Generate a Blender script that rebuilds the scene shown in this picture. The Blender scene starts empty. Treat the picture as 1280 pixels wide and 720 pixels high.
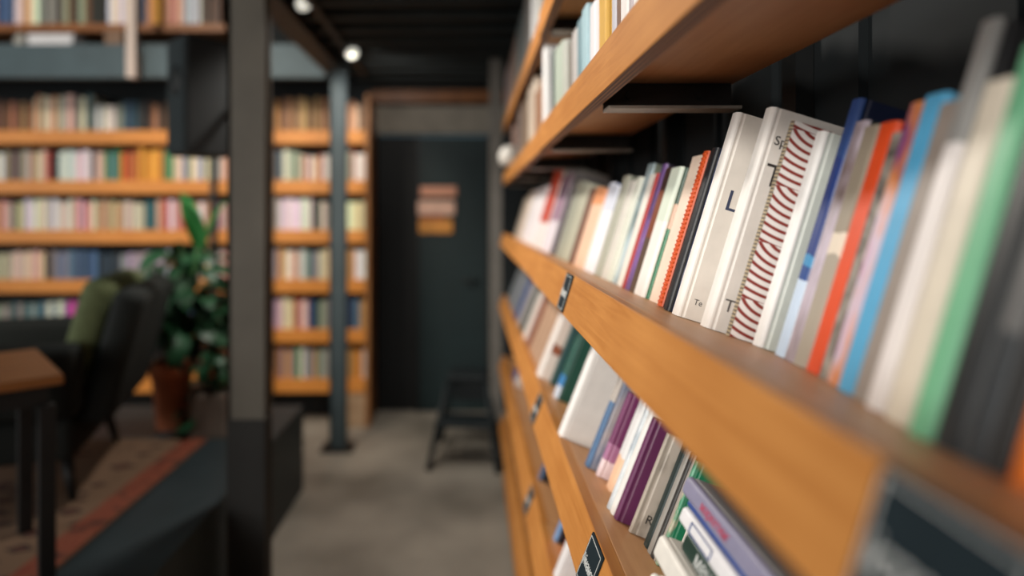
import bpy, bmesh, math, random
from mathutils import Vector, Matrix, Euler
C = bpy.context.scene.collection
random.seed(7)
PI = math.pi
R = math.radians
F = 800.0             # focal length in pixels of a 1280 wide frame (22.5 mm)
VX, VY = 589.0, 268.0 # where the aisle vanishes in the frame
EYE = 1.47
def X_(px, Y): return (px - VX) / F * Y
def Z_(py, Y): return EYE - (py - VY) / F * Y

# ------------------------------------------------------------------ materials
def lin(c):
    return tuple(((v / 255) / 12.92 if v / 255 <= .04045 else ((v / 255 + .055) / 1.055) ** 2.4) for v in c)
def rgba(c): return lin(c) + (1.0,)
MATS = {}
def newmat(name):
    m = bpy.data.materials.new(name); m.use_nodes = True
    nt = m.node_tree
    return m, nt, nt.nodes['Principled BSDF']
def plain(c, rough=.55, var=.10, scale=30, metal=0, spec=.4, bump=0):
    key = ('p', c, rough, var, scale, metal, spec, bump)
    if key in MATS: return MATS[key]
    m, nt, b = newmat('plain'); N = nt.nodes; L = nt.links
    tc = N.new('ShaderNodeTexCoord'); nz = N.new('ShaderNodeTexNoise'); nz.inputs['Scale'].default_value = scale
    nz.inputs['Detail'].default_value = 4
    L.new(tc.outputs['Object'], nz.inputs['Vector'])
    rp = N.new('ShaderNodeValToRGB'); L.new(nz.outputs['Fac'], rp.inputs['Fac'])
    a = lin(c)
    rp.color_ramp.elements[0].position = .3; rp.color_ramp.elements[1].position = .7
    rp.color_ramp.elements[0].color = tuple(v * (1 - var) for v in a) + (1,)
    rp.color_ramp.elements[1].color = tuple(min(1, v * (1 + var)) for v in a) + (1,)
    L.new(rp.outputs['Color'], b.inputs['Base Color'])
    b.inputs['Roughness'].default_value = rough; b.inputs['Metallic'].default_value = metal
    b.inputs['Specular IOR Level'].default_value = spec
    if bump:
        bp = N.new('ShaderNodeBump'); bp.inputs['Strength'].default_value = bump; bp.inputs['Distance'].default_value = .004
        L.new(nz.outputs['Fac'], bp.inputs['Height']); L.new(bp.outputs['Normal'], b.inputs['Normal'])
    MATS[key] = m
    return m
def wood(c1, c2, grain=(6, .9, 26), rough=.45, key=None, spec=.35):
    k = ('w', c1, c2, grain, rough)
    if k in MATS: return MATS[k]
    m, nt, b = newmat('wood'); N = nt.nodes; L = nt.links
    tc = N.new('ShaderNodeTexCoord'); mp = N.new('ShaderNodeMapping'); mp.inputs['Scale'].default_value = grain
    L.new(tc.outputs['Object'], mp.inputs['Vector'])
    n1 = N.new('ShaderNodeTexNoise'); n1.inputs['Scale'].default_value = 3; n1.inputs['Detail'].default_value = 6; n1.inputs['Distortion'].default_value = 1.2
    L.new(mp.outputs['Vector'], n1.inputs['Vector'])
    n2 = N.new('ShaderNodeTexNoise'); n2.inputs['Scale'].default_value = 7; n2.inputs['Detail'].default_value = 3
    L.new(tc.outputs['Object'], n2.inputs['Vector'])
    mx = N.new('ShaderNodeMath'); mx.operation = 'MULTIPLY_ADD'; mx.inputs[1].default_value = .62
    L.new(n1.outputs['Fac'], mx.inputs[0])
    ml = N.new('ShaderNodeMath'); ml.operation = 'MULTIPLY'; ml.inputs[1].default_value = .38
    L.new(n2.outputs['Fac'], ml.inputs[0]); L.new(ml.outputs[0], mx.inputs[2])
    rp = N.new('ShaderNodeValToRGB'); rp.color_ramp.elements[0].position = .34; rp.color_ramp.elements[1].position = .66
    rp.color_ramp.elements[0].color = rgba(c2); rp.color_ramp.elements[1].color = rgba(c1)
    L.new(mx.outputs[0], rp.inputs['Fac']); L.new(rp.outputs['Color'], b.inputs['Base Color'])
    b.inputs['Roughness'].default_value = rough; b.inputs['Specular IOR Level'].default_value = spec
    bp = N.new('ShaderNodeBump'); bp.inputs['Strength'].default_value = .12; bp.inputs['Distance'].default_value = .002
    L.new(n1.outputs['Fac'], bp.inputs['Height']); L.new(bp.outputs['Normal'], b.inputs['Normal'])
    MATS[k] = m
    return m
def layers(cols, axis, period, rough=.6):
    """plies or page leaves: hard repeating bands along one object axis"""
    k = ('l', cols, axis, period)
    if k in MATS: return MATS[k]
    m, nt, b = newmat('layers'); N = nt.nodes; L = nt.links
    tc = N.new('ShaderNodeTexCoord'); sp = N.new('ShaderNodeSeparateXYZ'); L.new(tc.outputs['Object'], sp.inputs[0])
    a = N.new('ShaderNodeMath'); a.operation = 'MULTIPLY'; a.inputs[1].default_value = 1 / period
    L.new(sp.outputs[axis], a.inputs[0])
    fr = N.new('ShaderNodeMath'); fr.operation = 'FRACT'; L.new(a.outputs[0], fr.inputs[0])
    rp = N.new('ShaderNodeValToRGB'); rp.color_ramp.elements[0].color = rgba(cols[0]); rp.color_ramp.elements[1].color = rgba(cols[1])
    rp.color_ramp.elements[0].position = .4; rp.color_ramp.elements[1].position = .6
    L.new(fr.outputs[0], rp.inputs['Fac']); L.new(rp.outputs['Color'], b.inputs['Base Color'])
    b.inputs['Roughness'].default_value = rough
    MATS[k] = m
    return m
def bands(stops, wob=.01, rough=.4, spec=.5, nscale=25):
    """printed cover: hard colour areas up the height of a book; stops = ((z, colour), ...) with z in metres"""
    k = ('b', stops, wob, rough)
    if k in MATS: return MATS[k]
    m, nt, b = newmat('printed_cover'); N = nt.nodes; L = nt.links
    tc = N.new('ShaderNodeTexCoord'); sp = N.new('ShaderNodeSeparateXYZ'); L.new(tc.outputs['Object'], sp.inputs[0])
    nz = N.new('ShaderNodeTexNoise'); nz.inputs['Scale'].default_value = nscale; L.new(tc.outputs['Object'], nz.inputs['Vector'])
    a = N.new('ShaderNodeMath'); a.operation = 'MULTIPLY_ADD'; a.inputs[1].default_value = wob * 2; L.new(nz.outputs['Fac'], a.inputs[0])
    L.new(sp.outputs['Z'], a.inputs[2])
    mr = N.new('ShaderNodeMath'); mr.operation = 'MULTIPLY'; mr.inputs[1].default_value = 1 / .35
    L.new(a.outputs[0], mr.inputs[0])
    rp = N.new('ShaderNodeValToRGB'); rp.color_ramp.interpolation = 'CONSTANT'
    e = rp.color_ramp.elements
    e[0].position = 0; e[0].color = rgba(stops[0][1]); e[1].position = min(1, (stops[1][0] + wob) / .35) if len(stops) > 1 else 1
    e[1].color = rgba(stops[min(1, len(stops) - 1)][1])
    for z, c in stops[2:]:
        q = e.new(min(1, (z + wob) / .35)); q.color = rgba(c)
    L.new(mr.outputs[0], rp.inputs['Fac']); L.new(rp.outputs['Color'], b.inputs['Base Color'])
    b.inputs['Roughness'].default_value = rough; b.inputs['Specular IOR Level'].default_value = spec
    MATS[k] = m
    return m
def blotch(cols, scale=28, rough=.35, stretch=(1, 1, .45), spec=.5, detail=3):
    """photographic or painted print: patches of several colours"""
    k = ('x', cols, scale, rough, stretch)
    if k in MATS: return MATS[k]
    m, nt, b = newmat('picture_cover'); N = nt.nodes; L = nt.links
    tc = N.new('ShaderNodeTexCoord'); mp = N.new('ShaderNodeMapping'); mp.inputs['Scale'].default_value = stretch
    L.new(tc.outputs['Object'], mp.inputs['Vector'])
    nz = N.new('ShaderNodeTexNoise'); nz.inputs['Scale'].default_value = scale; nz.inputs['Detail'].default_value = detail
    L.new(mp.outputs['Vector'], nz.inputs['Vector'])
    rp = N.new('ShaderNodeValToRGB'); e = rp.color_ramp.elements; n = len(cols)
    e[0].position = .32; e[0].color = rgba(cols[0]); e[1].position = .68; e[1].color = rgba(cols[-1])
    for i in range(1, n - 1):
        q = e.new(.32 + .36 * i / (n - 1)); q.color = rgba(cols[i])
    L.new(nz.outputs['Fac'], rp.inputs['Fac']); L.new(rp.outputs['Color'], b.inputs['Base Color'])
    b.inputs['Roughness'].default_value = rough; b.inputs['Specular IOR Level'].default_value = spec
    MATS[k] = m
    return m
def scallops(bg, fg, xc=.034, per=.064, freq=.0086):
    """printed cover of curved stripes: rings about a point, repeated up the height"""
    m, nt, b = newmat('striped_cover'); N = nt.nodes; L = nt.links
    def mth(op, a, bb=None, c=None):
        n = N.new('ShaderNodeMath'); n.operation = op
        for i, v in enumerate((a, bb, c)):
            if v is None: continue
            if isinstance(v, (int, float)): n.inputs[i].default_value = v
            else: L.new(v, n.inputs[i])
        return n.outputs[0]
    tc = N.new('ShaderNodeTexCoord'); sp = N.new('ShaderNodeSeparateXYZ'); L.new(tc.outputs['Object'], sp.inputs[0])
    fz = mth('MULTIPLY', mth('FRACT', mth('DIVIDE', mth('ADD', sp.outputs['Z'], .02), per)), per)
    dz = mth('SUBTRACT', fz, per * 1.22)
    dx = mth('MULTIPLY', mth('SUBTRACT', sp.outputs['X'], xc), .8)
    d = mth('SQRT', mth('ADD', mth('MULTIPLY', dz, dz), mth('MULTIPLY', dx, dx)))
    s = mth('SINE', mth('MULTIPLY', d, 2 * PI / freq))
    rp = N.new('ShaderNodeValToRGB'); e = rp.color_ramp.elements
    e[0].position = .6; e[0].color = rgba(bg); e[1].position = .72; e[1].color = rgba(fg)
    L.new(mth('MULTIPLY_ADD', s, .5, .5), rp.inputs['Fac']); L.new(rp.outputs['Color'], b.inputs['Base Color'])
    b.inputs['Roughness'].default_value = .45
    return m
def glow(c, s):
    m, nt, b = newmat('lamp_lens')
    b.inputs['Base Color'].default_value = rgba(c); b.inputs['Emission Color'].default_value = rgba(c)
    b.inputs['Emission Strength'].default_value = s
    return m

# ------------------------------------------------------------------ mesh helpers
class MB:
    def __init__(s): s.bm = bmesh.new()
    def box(s, x0, x1, y0, y1, z0, z1, mi=0, M=None, bev=0):
        v = [s.bm.verts.new(p) for p in ((x0, y0, z0), (x1, y0, z0), (x1, y1, z0), (x0, y1, z0), (x0, y0, z1), (x1, y0, z1), (x1, y1, z1), (x0, y1, z1))]
        fs = [s.bm.faces.new([v[i] for i in q]) for q in ((3, 2, 1, 0), (4, 5, 6, 7), (0, 1, 5, 4), (1, 2, 6, 5), (2, 3, 7, 6), (3, 0, 4, 7))]
        for f in fs: f.material_index = mi
        if bev:
            es = list({e for f in fs for e in f.edges})
            r = bmesh.ops.bevel(s.bm, geom=es, offset=bev, segments=2, affect='EDGES', profile=.5)
            for f in r['faces']: f.material_index = mi
            v = list({w for f in r['faces'] for w in f.verts} | {w for w in v if w.is_valid})
        if M is not None: bmesh.ops.transform(s.bm, matrix=M, verts=v)
        return s
    def prism(s, poly, z0, z1, mi=0, M=None):
        a = [s.bm.verts.new((p[0], p[1], z0)) for p in poly]; b = [s.bm.verts.new((p[0], p[1], z1)) for p in poly]
        n = len(poly); fs = [s.bm.faces.new(a[::-1]), s.bm.faces.new(b)]
        for i in range(n): fs.append(s.bm.faces.new((a[i], a[(i + 1) % n], b[(i + 1) % n], b[i])))
        for f in fs: f.material_index = mi
        if M is not None: bmesh.ops.transform(s.bm, matrix=M, verts=a + b)
        return fs
    def tube(s, pts, r, seg=8, mi=0, cap=True):
        pts = [Vector(p) for p in pts]; rs = r if isinstance(r, (list, tuple)) else [r] * len(pts)
        rings = []
        for i, p in enumerate(pts):
            t = (pts[min(i + 1, len(pts) - 1)] - pts[max(i - 1, 0)]).normalized()
            u = t.cross(Vector((0, 0, 1)));
            if u.length < 1e-3: u = t.cross(Vector((0, 1, 0)))
            u.normalize(); w = t.cross(u)
            rings.append([s.bm.verts.new(p + (u * math.cos(2 * PI * k / seg) + w * math.sin(2 * PI * k / seg)) * rs[i]) for k in range(seg)])
        for a, b in zip(rings, rings[1:]):
            for k in range(seg):
                f = s.bm.faces.new((a[k], a[(k + 1) % seg], b[(k + 1) % seg], b[k])); f.material_index = mi; f.smooth = True
        if cap:
            for q in (rings[0][::-1], rings[-1]):
                f = s.bm.faces.new(q); f.material_index = mi
        return s
    def lathe(s, prof, seg=24, mi=0, M=None):
        rings = [[s.bm.verts.new((r * math.cos(2 * PI * k / seg), r * math.sin(2 * PI * k / seg), z)) for k in range(seg)] for r, z in prof]
        for a, b in zip(rings, rings[1:]):
            for k in range(seg):
                f = s.bm.faces.new((a[k], a[(k + 1) % seg], b[(k + 1) % seg], b[k])); f.material_index = mi; f.smooth = True
        for q in (rings[0][::-1], rings[-1]):
            f = s.bm.faces.new(q); f.material_index = mi
        if M is not None: bmesh.ops.transform(s.bm, matrix=M, verts=[v for r in rings for v in r])
        return s
    def leaf(s, M, L, W, bend=.4, mi=0, n=6):
        rows = []
        for i in range(n + 1):
            t = i / n; w = W * math.sin(PI * min(1, t * .93 + .05)) ** .8 * .5
            a = bend * t; x = L * t * math.cos(a); z = -L * t * math.sin(a) * .8
            rows.append([s.bm.verts.new(M @ Vector((x, -w, z + w * .25))), s.bm.verts.new(M @ Vector((x, 0, z))), s.bm.verts.new(M @ Vector((x, w, z + w * .25)))])
        for a, b in zip(rows, rows[1:]):
            for k in (0, 1):
                f = s.bm.faces.new((a[k], b[k], b[k + 1], a[k + 1])); f.smooth = True; f.material_index = mi
    def build(s, name, mats, parent=None, loc=None, rot=None, recalc=True):
        if recalc: bmesh.ops.recalc_face_normals(s.bm, faces=s.bm.faces)
        me = bpy.data.meshes.new(name); s.bm.to_mesh(me); s.bm.free()
        for m in (mats if isinstance(mats, (list, tuple)) else [mats]): me.materials.append(m)
        o = bpy.data.objects.new(name, me); C.objects.link(o)
        if parent: o.parent = parent
        if loc: o.location = loc
        if rot: o.rotation_euler = rot
        return o
def tag(o, label, cat, group=None, kind=None):
    o['label'] = label; o['category'] = cat
    if group: o['group'] = group
    if kind: o['kind'] = kind
    return o
def empty(name, loc=(0, 0, 0), rot=(0, 0, 0)):
    o = bpy.data.objects.new(name, None); o.empty_display_size = .05; C.objects.link(o); o.location = loc; o.rotation_euler = rot
    return o
def struct(o): o['kind'] = 'structure'; return o
def text(name, body, size, parent, M, mat, depth=.0004, align='CENTER'):
    cu = bpy.data.curves.new(name, 'FONT'); cu.body = body; cu.size = size; cu.extrude = depth; cu.align_x = align; cu.align_y = 'CENTER'; cu.resolution_u = 3
    tmp = bpy.data.objects.new(name, cu); C.objects.link(tmp)
    dg = bpy.context.evaluated_depsgraph_get(); me = bpy.data.meshes.new_from_object(tmp.evaluated_get(dg))
    bpy.data.objects.remove(tmp); bpy.data.curves.remove(cu)
    me.materials.clear(); me.materials.append(mat)
    o = bpy.data.objects.new(name, me); C.objects.link(o); o.parent = parent; o.matrix_local = M
    return o

# ------------------------------------------------------------------ palette
BIRCH = wood((200, 138, 74), (174, 112, 54), (9, 1.2, 30), spec=.2)
BIRCH_TOP = wood((204, 154, 108), (184, 132, 88), (14, 1.0, 14))
PLY = layers(((150, 100, 58), (84, 52, 30)), 'X', .0055)
CASEWOOD = wood((222, 150, 74), (204, 130, 58), (1.2, 9, 30))
SLATE = plain((38, 46, 50), .7, .15, 9)
DARKWALL = plain((24, 30, 33), .8, .18, 6)
STEEL = plain((52, 50, 48), .5, .22, 18, .6)
BLACK = plain((20, 22, 23), .55, .2, 20)
PAPER = layers(((238, 232, 220), (212, 204, 190)), 'Y', .0016)
PAPERZ = layers(((238, 232, 220), (212, 204, 190)), 'Z', .0016)
WHITE_INK = plain((205, 208, 206), .6, .05)
SIGN_DARK = plain((26, 38, 44), .8, .12, 30, 0, .15)

# ------------------------------------------------------------------ room
FLX0, FLX1, FLY0, FLY1 = -6.5, .62, -4.5, 4.86
m, nt, b = newmat('concrete'); N = nt.nodes; L = nt.links
tc = N.new('ShaderNodeTexCoord')
n1 = N.new('ShaderNodeTexNoise'); n1.inputs['Scale'].default_value = 1.3; n1.inputs['Detail'].default_value = 8; L.new(tc.outputs['Object'], n1.inputs['Vector'])
rp = N.new('ShaderNodeValToRGB'); rp.color_ramp.elements[0].position = .35; rp.color_ramp.elements[1].position = .68
rp.color_ramp.elements[0].color = rgba((118, 112, 102)); rp.color_ramp.elements[1].color = rgba((178, 169, 156))
L.new(n1.outputs['Fac'], rp.inputs['Fac']); L.new(rp.outputs['Color'], b.inputs['Base Color']); b.inputs['Roughness'].default_value = .5
CONCRETE = m
struct(MB().box(FLX0, FLX1, FLY0, FLY1, -.1, 0).build('floor', CONCRETE))
# right wall behind the shelves: dark ribbed cladding
w = MB(); w.box(.49, .60, FLY0, FLY1, 0, 4.6)
y = FLY0
while y < FLY1 - .2:
    w.box(.478, .49, y, y + .17, 0, 4.6); y += .23
struct(w.build('wall_right', DARKWALL))
# far wall: behind the bookcase, and the passage end with its doorway
DY = 4.76
w = MB(); w.box(FLX0, -.70, 4.72, 4.86, 0, 4.6)
w.box(-.70, .60, DY, 4.86, 2.27, 4.6)
w.box(-.70, X_(470, DY), DY, 4.86, 0, 2.27); w.box(X_(613, DY), .60, DY, 4.86, 0, 2.27)
struct(w.build('wall_back', DARKWALL))
struct(MB().box(-.70, .49, DY - .06, DY + .02, Z_(168, DY), Z_(134, DY)).build('trim_1', plain((128, 122, 112), .8, .15, 8)))
struct(MB().box(-.73, .30, DY - .10, DY - .02, Z_(131, DY), Z_(116, DY)).build('trim_2', wood((132, 84, 44), (84, 48, 26), (2, 9, 30))))
d = empty('door_1', (X_(541, DY), DY, 0)); d['kind'] = 'structure'
def dbox(n, x0, x1, y0, y1, z0, z1, mat):
    q = MB(); q.box(x0 - d.location.x, x1 - d.location.x, y0 - DY, y1 - DY, z0, z1); return q.build(n, mat, d)
TEAL = plain((22, 40, 43), .6, .12, 5)
xs = X_(524, DY); xl = X_(471, DY); xr = X_(612, DY); zt = Z_(170, DY)
dbox('side_panel', xl, xs - .01, DY + .03, DY + .07, 0, zt, plain((12, 16, 18), .7, .1, 6))
dbox('door_leaf', xs, xr - .02, DY + .0, DY + .04, .01, zt - .01, TEAL)
dbox('frame', xs - .02, xs, DY - .01, DY + .07, 0, zt, BLACK)
dbox('frame', xr - .02, xr, DY - .01, DY + .07, 0, zt, BLACK)
q = MB(); q.tube([(xr - .10 - d.location.x, -.05, .98), (xr - .20 - d.location.x, -.05, .98)], .009); q.tube([(xr - .10 - d.location.x, .0, .98), (xr - .10 - d.location.x, -.05, .98)], .009)
q.build('handle', STEEL, d)
# sign of three stacked boards on the door
sg = empty('door_sign', (X_(546, DY), DY - .004, Z_(262, DY)))
tag(sg, 'small sign of three stacked pinkish and orange strips on the dark door', 'sign')
for dz, dx, h, wd, col in ((.135, .012, .075, .27, (224, 160, 132)), (.012, -.002, .105, .275, (240, 196, 174)), (-.125, -.008, .10, .25, (236, 160, 72))):
    MB().box(-wd / 2 + dx, wd / 2 + dx, -.016, 0, dz - h / 2, dz + h / 2, bev=.003).build('board', blotch((col, tuple(int(v * .8) for v in col)), 6, .6), sg)
MB().box(-.125, .06, -.012, 0, -.075, -.045).build('board', plain((140, 66, 40), .6), sg)
MB().box(-.13, .13, -.004, 0, -.18, .17).build('backing', BLACK, sg)
# grey post at the end of the shelves
struct(MB().box(X_(612, 3.86), X_(627, 3.86), 3.82, 3.90, 0, 2.4).build('trim_3', plain((112, 108, 102), .7, .12, 10)))
# ceiling over the aisle: joists and boards
q = MB(); q.box(-.92, .49, -4.5, 4.76, 2.50, 2.56)
struct(q.build('ceiling', plain((18, 23, 24), .8, .2, 8)))
y = .6; i = 0
JOIST = plain((30, 37, 38), .75, .2, 8)
jo = MB()
while y < 4.66:
    jo.box(-.80, .478, y, y + .07, 2.40, 2.50); y += .22
struct(jo.build('ceiling_joists', JOIST))
bm_ = empty('steel_beam', (-.86, 1, 2.36)); bm_['kind'] = 'structure'
q = MB(); q.box(-.06, .06, -3.4, 3.14, 0, .012); q.box(-.06, .06, -3.4, 3.14, .168, .18); q.box(-.006, .006, -3.4, 3.14, .012, .168)
q.build('girder', plain((54, 52, 50), .6, .2, 10), bm_)
# mezzanine over the seating area
q = MB(); q.box(FLX0, -.92, 4.04, 4.10, 2.335, 2.545); q.box(FLX0, -.92, 4.10, 4.72, 2.50, 2.545)
struct(q.build('mezzanine_floor', plain((62, 80, 88), .6, .12, 7)))
# raised platform
PX = -.90; PZ = .446; PE = 3.43
struct(MB().box(FLX0, PX, -4.5, PE, 0, PZ).build('platform_floor', plain((38, 49, 53), .5, .16, 5)))
# columns
def column(cx, cy, wd, dp, z1, label, ny):
    c = empty('steel_column', (cx, cy, 0)); c['kind'] = 'structure'
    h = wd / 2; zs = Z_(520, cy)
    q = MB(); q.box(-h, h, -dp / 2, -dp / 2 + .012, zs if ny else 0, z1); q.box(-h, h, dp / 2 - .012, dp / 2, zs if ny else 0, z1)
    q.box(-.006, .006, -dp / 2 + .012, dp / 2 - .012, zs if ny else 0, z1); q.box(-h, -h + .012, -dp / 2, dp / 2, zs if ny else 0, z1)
    q.build('shaft', plain((106, 102, 93) if ny else (62, 75, 80), .6, .12, 6), c)
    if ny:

        q = MB(); q.box(-h - .002, h + .002, -dp / 2 - .002, dp / 2 + .002, 0, zs); q.build('lower_shaft', plain((44, 44, 43), .7, .15, 7), c)  # lower part of the column, darker below a level edge
    q = MB(); q.box(-h - .05, h + .05, -dp / 2 - .05, dp / 2 + .05, 0, .014); q.build('base_plate', STEEL, c)
    return c
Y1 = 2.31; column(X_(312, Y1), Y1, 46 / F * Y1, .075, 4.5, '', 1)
Y2 = 4.02; column(X_(423, Y2), Y2, 20 / F * Y2, .07, 2.5, '', 0)

# ------------------------------------------------------------------ the long wall shelves on the right
DX = .165
SH = dict(  # name: (height of the front top edge above the eye / DX, backward tilt in degrees, board depth)
    peak=(2.95, 0, .21), upper=(1.29, 0, .21), middle=(-.59, 17, .285), lower=(-2.56, 21.5, .28), fourth=(-4.5, 21.5, .28), fifth=(-6.4, 21.5, .28), sixth=(-8.2, 0, .28))
def zhi(s): return EYE + SH[s][0] * DX
def tilt(s): return R(SH[s][1])
NEAR0 = -.75; JOINT = 1.56; FARE = 3.38
def make_rack(name, y0, y1, dx, label):
    root = empty(name, (DX, y0, 0)); tag(root, label, 'bookshelf', 'long wall bookshelf units')
    for s in SH:
        th = tilt(s); dep = SH[s][2]; z = zhi(s); fh = .058 if SH[s][1] == 0 else .066
        M = Matrix.Translation((dx, 0, z)) @ Matrix.Rotation(th, 4, 'Y')
        b = MB(); b.box(.021, dep, 0, y1 - y0 - .003, -.026, 0, bev=.001)
        bo = b.build('shelf_board', BIRCH_TOP, root); bo.matrix_local = M
        f = MB(); f.box(0, .0205, 0, y1 - y0 - .003, -fh, 0, bev=.0012)
        for fc in f.bm.faces:
            if fc.normal.z < -.7 or fc.calc_center_median().z < -fh + .0005: fc.material_index = 1
        fo = f.build('fascia', [BIRCH, PLY], bo)
        # brackets of steel angle under the board, at the uprights
        for yy in (.30, .91, 1.50, 2.1, 2.7, 3.3):
            if y0 < yy < y1 and s != 'sixth':
                a = MB(); a.box(.023, dep - .005, yy - y0, yy - y0 + .004, -.066, -.0265); a.box(.023, dep - .005, yy - y0 - .036, yy - y0 + .004, -.068, -.064, 1)
                for k in range(2):
                    a.tube([(.06 + .1 * k, yy - y0 - .006, -.045), (.06 + .1 * k, yy - y0, -.045)], .006, 6)
                ao = a.build('bracket', [STEEL, plain((150, 142, 132), .45, .25, 20, .3)], root); ao.matrix_local = M
    for yy in (.30, .91, 1.50, 2.1, 2.7, 3.3):
        if y0 < yy < y1:
            u = MB(); u.box(.286 + dx, .311 + dx, yy - y0 - .02, yy - y0 + .02, 0, 2.38); u.build('upright', BLACK, root)
    return root
rackA = make_rack('wall_bookshelf', NEAR0, JOINT, 0, 'long birch plywood wall bookshelf on steel brackets filling the right side')
rackB = make_rack('wall_bookshelf', JOINT, FARE, .004, 'second birch bookshelf unit beyond the seam, reaching the dark doorway')

def add_plate(rack, s, yc, wd, ht, body, zoff=.001):
    th = tilt(s)
    # local frame: x along the text (towards the viewer), y up the fascia, z out of the fascia
    B = Matrix(((0, 0, -1, 0), (-1, 0, 0, 0), (0, 1, 0, 0), (0, 0, 0, 1)))
    M = Matrix.Translation((0 if rack is rackA else .004, yc - rack.location.y, zhi(s))) @ Matrix.Rotation(th, 4, 'Y') @ Matrix.Translation((0, 0, -.033 + zoff)) @ B
    p = MB(); p.box(-wd / 2, wd / 2, -ht / 2, ht / 2, .0002, .003, bev=.0008)
    po = p.build('label_plate', SIGN_DARK, rack); po.matrix_local = M; po['label'] = 'dark slate label plate with white lettering'
    e = MB(); a, b_, t = wd / 2 - .0035, ht / 2 - .0035, .0009
    for x0, x1, y0, y1 in ((-a, a, b_ - t, b_), (-a, a, -b_, -b_ + t), (-a, -a + t, -b_, b_), (a - t, a, -b_, b_)): e.box(x0, x1, y0, y1, .0032, .0036)
    e.build('border', WHITE_INK, po)
    text('lettering', body, min(ht * .42, wd * 1.75 / len(body)), po, Matrix.Translation((0, -.002, .0034)), WHITE_INK)
add_plate(rackA, 'middle', .215, .074, .063, 'історія')
add_plate(rackA, 'middle', 1.05, .060, .062, 'бізнес')
add_plate(rackA, 'lower', .82, .066, .062, 'фінанси')
add_plate(rackA, 'lower', 1.49, .060, .062, 'кар’єра')
add_plate(rackB, 'fourth', 1.73, .060, .062, 'освіта')

# ------------------------------------------------------------------ books
def book(T, H, D, spine, cover=None, hard=True, name='book', rib=False):
    """local: x into the shelf, y across the thickness, z up; the spine faces -x"""
    root = empty(name)
    cover = cover or spine
    t = min(.0028 if hard else .0009, T * .18); over = .003 if hard else .0
    r = min(T * .3, .006)
    def sect(off):
        p = []; D2 = D
        if hard:
            p += [(D2, off), (.011, off), (.009, off + .0011), (.0065, off + .0011)]
        else: p += [(D2, off)]
        for k in range(5):
            a = PI / 2 * k / 4
            p.append((off + r - (r) * math.sin(a) if not hard else off + r * (1 - math.sin(a)), off + r * (1 - math.cos(a)) if False else off + r - r * math.cos(a)))
        q = [(x, T - yv) for x, yv in p[::-1]]
        return p + q
    o_, i_ = sect(0), sect(t)
    bm = bmesh.new(); n = len(o_)
    def ring(pts, z): return [bm.verts.new((x, yv, z)) for x, yv in pts]
    ob, ot, ib, it = ring(o_, 0), ring(o_, H), ring(i_, 0), ring(i_, H)
    for k in range(n - 1):
        mx = (o_[k][0] + o_[k + 1][0]) / 2
        mi = 1 if mx < (.0075 if hard else .004) and abs(o_[k][0] - o_[k + 1][0]) < .02 else 0
        for f in (bm.faces.new((ob[k], ob[k + 1], ot[k + 1], ot[k])), bm.faces.new((ib[k + 1], ib[k], it[k], it[k + 1])),
                  bm.faces.new((ot[k], ot[k + 1], it[k + 1], it[k])), bm.faces.new((ob[k + 1], ob[k], ib[k], ib[k + 1]))):
            f.material_index = mi
    for k in (0, n - 1):
        bm.faces.new((ob[k], ot[k], it[k], ib[k]))
    mb = MB(); mb.bm.free(); mb.bm = bm
    if rib:
        k = .006
        while k < H - .004:
            mb.tube([(.0012, T * .1, k), (-.0004, T * .5, k), (.0012, T * .9, k)], .0017, 6, 1); k += .0062
    mb.build('cover', [cover, spine], root)
    pg = MB(); pg.box(t + .0015 + r * .3, D - over - .0005, t + .0002, T - t - .0002, over, H - over)
    pg.build('pages', PAPER, root)
    return root
NUM = 'first second third fourth fifth sixth seventh eighth ninth tenth eleventh twelfth thirteenth fourteenth fifteenth sixteenth seventeenth eighteenth nineteenth twentieth'.split()
def ordw(n):
    if n <= 20: return NUM[n - 1]
    t = {2: 'twenty', 3: 'thirty', 4: 'forty', 5: 'fifty'}[n // 10]
    return (t[:-1] + 'ieth') if n % 10 == 0 else t + '-' + NUM[n % 10 - 1]
GROUPS = dict(middle='books on the middle shelf', lower='books on the lower shelf', upper='books on the upper shelf', peak='books on the highest shelf', fourth='books on the fourth shelf', fifth='books on the fifth shelf')
def row(s, items, lastT=.03, lean=0):
    """items far to near: (pixel x of the far bottom spine corner, recess, pixel y of the top, spine, cover, hard, label, extra)"""
    th = tilt(s); out = []
    pos = []
    for it in items:
        e = it[1]; X = DX + e * math.cos(th); Y = F * X / (it[0] - VX); pos.append((X, Y))
    for k, it in enumerate(items):
        px, e, ty, sp, cv, hard, label = it[:7]; ex = it[7] if len(it) > 7 else {}
        X, Y = pos[k]
        gap = (Y - pos[k + 1][1]) if k + 1 < len(items) else lastT
        if gap < .006: print('THIN', s, label, round(gap, 4))
        n = 1 if 'T' in ex or gap < .085 else max(2, int(gap / .072))
        z0 = zhi(s) - e * math.sin(th); yb = VY + (EYE - z0) * F / Y
        H0 = ex.get('H') or (yb - ty) * Y / F / math.cos(th)
        H0 = min(H0, ex.get('Hmax', .262))
        for j in range(n):
            T = gap / n - .0008 if n > 1 else max(.005, min(ex.get('T', gap * .97), gap - .0006, .052))
            H = H0 if n == 1 else H0 * (1 - .05 * random.random())
            D = min(ex.get('D', H * .70), SH[s][2] - e - .004)
            b = book(T, H, D, sp, cv, hard, rib=ex.get('rib', False))
            b.location = (X + .0006 * math.sin(th), Y - T - j * gap / n, z0 + .0006); b.rotation_euler = (0, th, 0)
            lb = label if n == 1 else label + ', %s of its run' % ('nearest' if j == n - 1 else ordw(j + 1))
            tag(b, lb, 'book', GROUPS[s]); out.append(b)
            print('BOOK %s x%d Y%.3f T%.3f H%.3f D%.3f e%.3f %s' % (s, px, b.location.y + T, T, H, D, e, lb[:30]))
    return out
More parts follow.
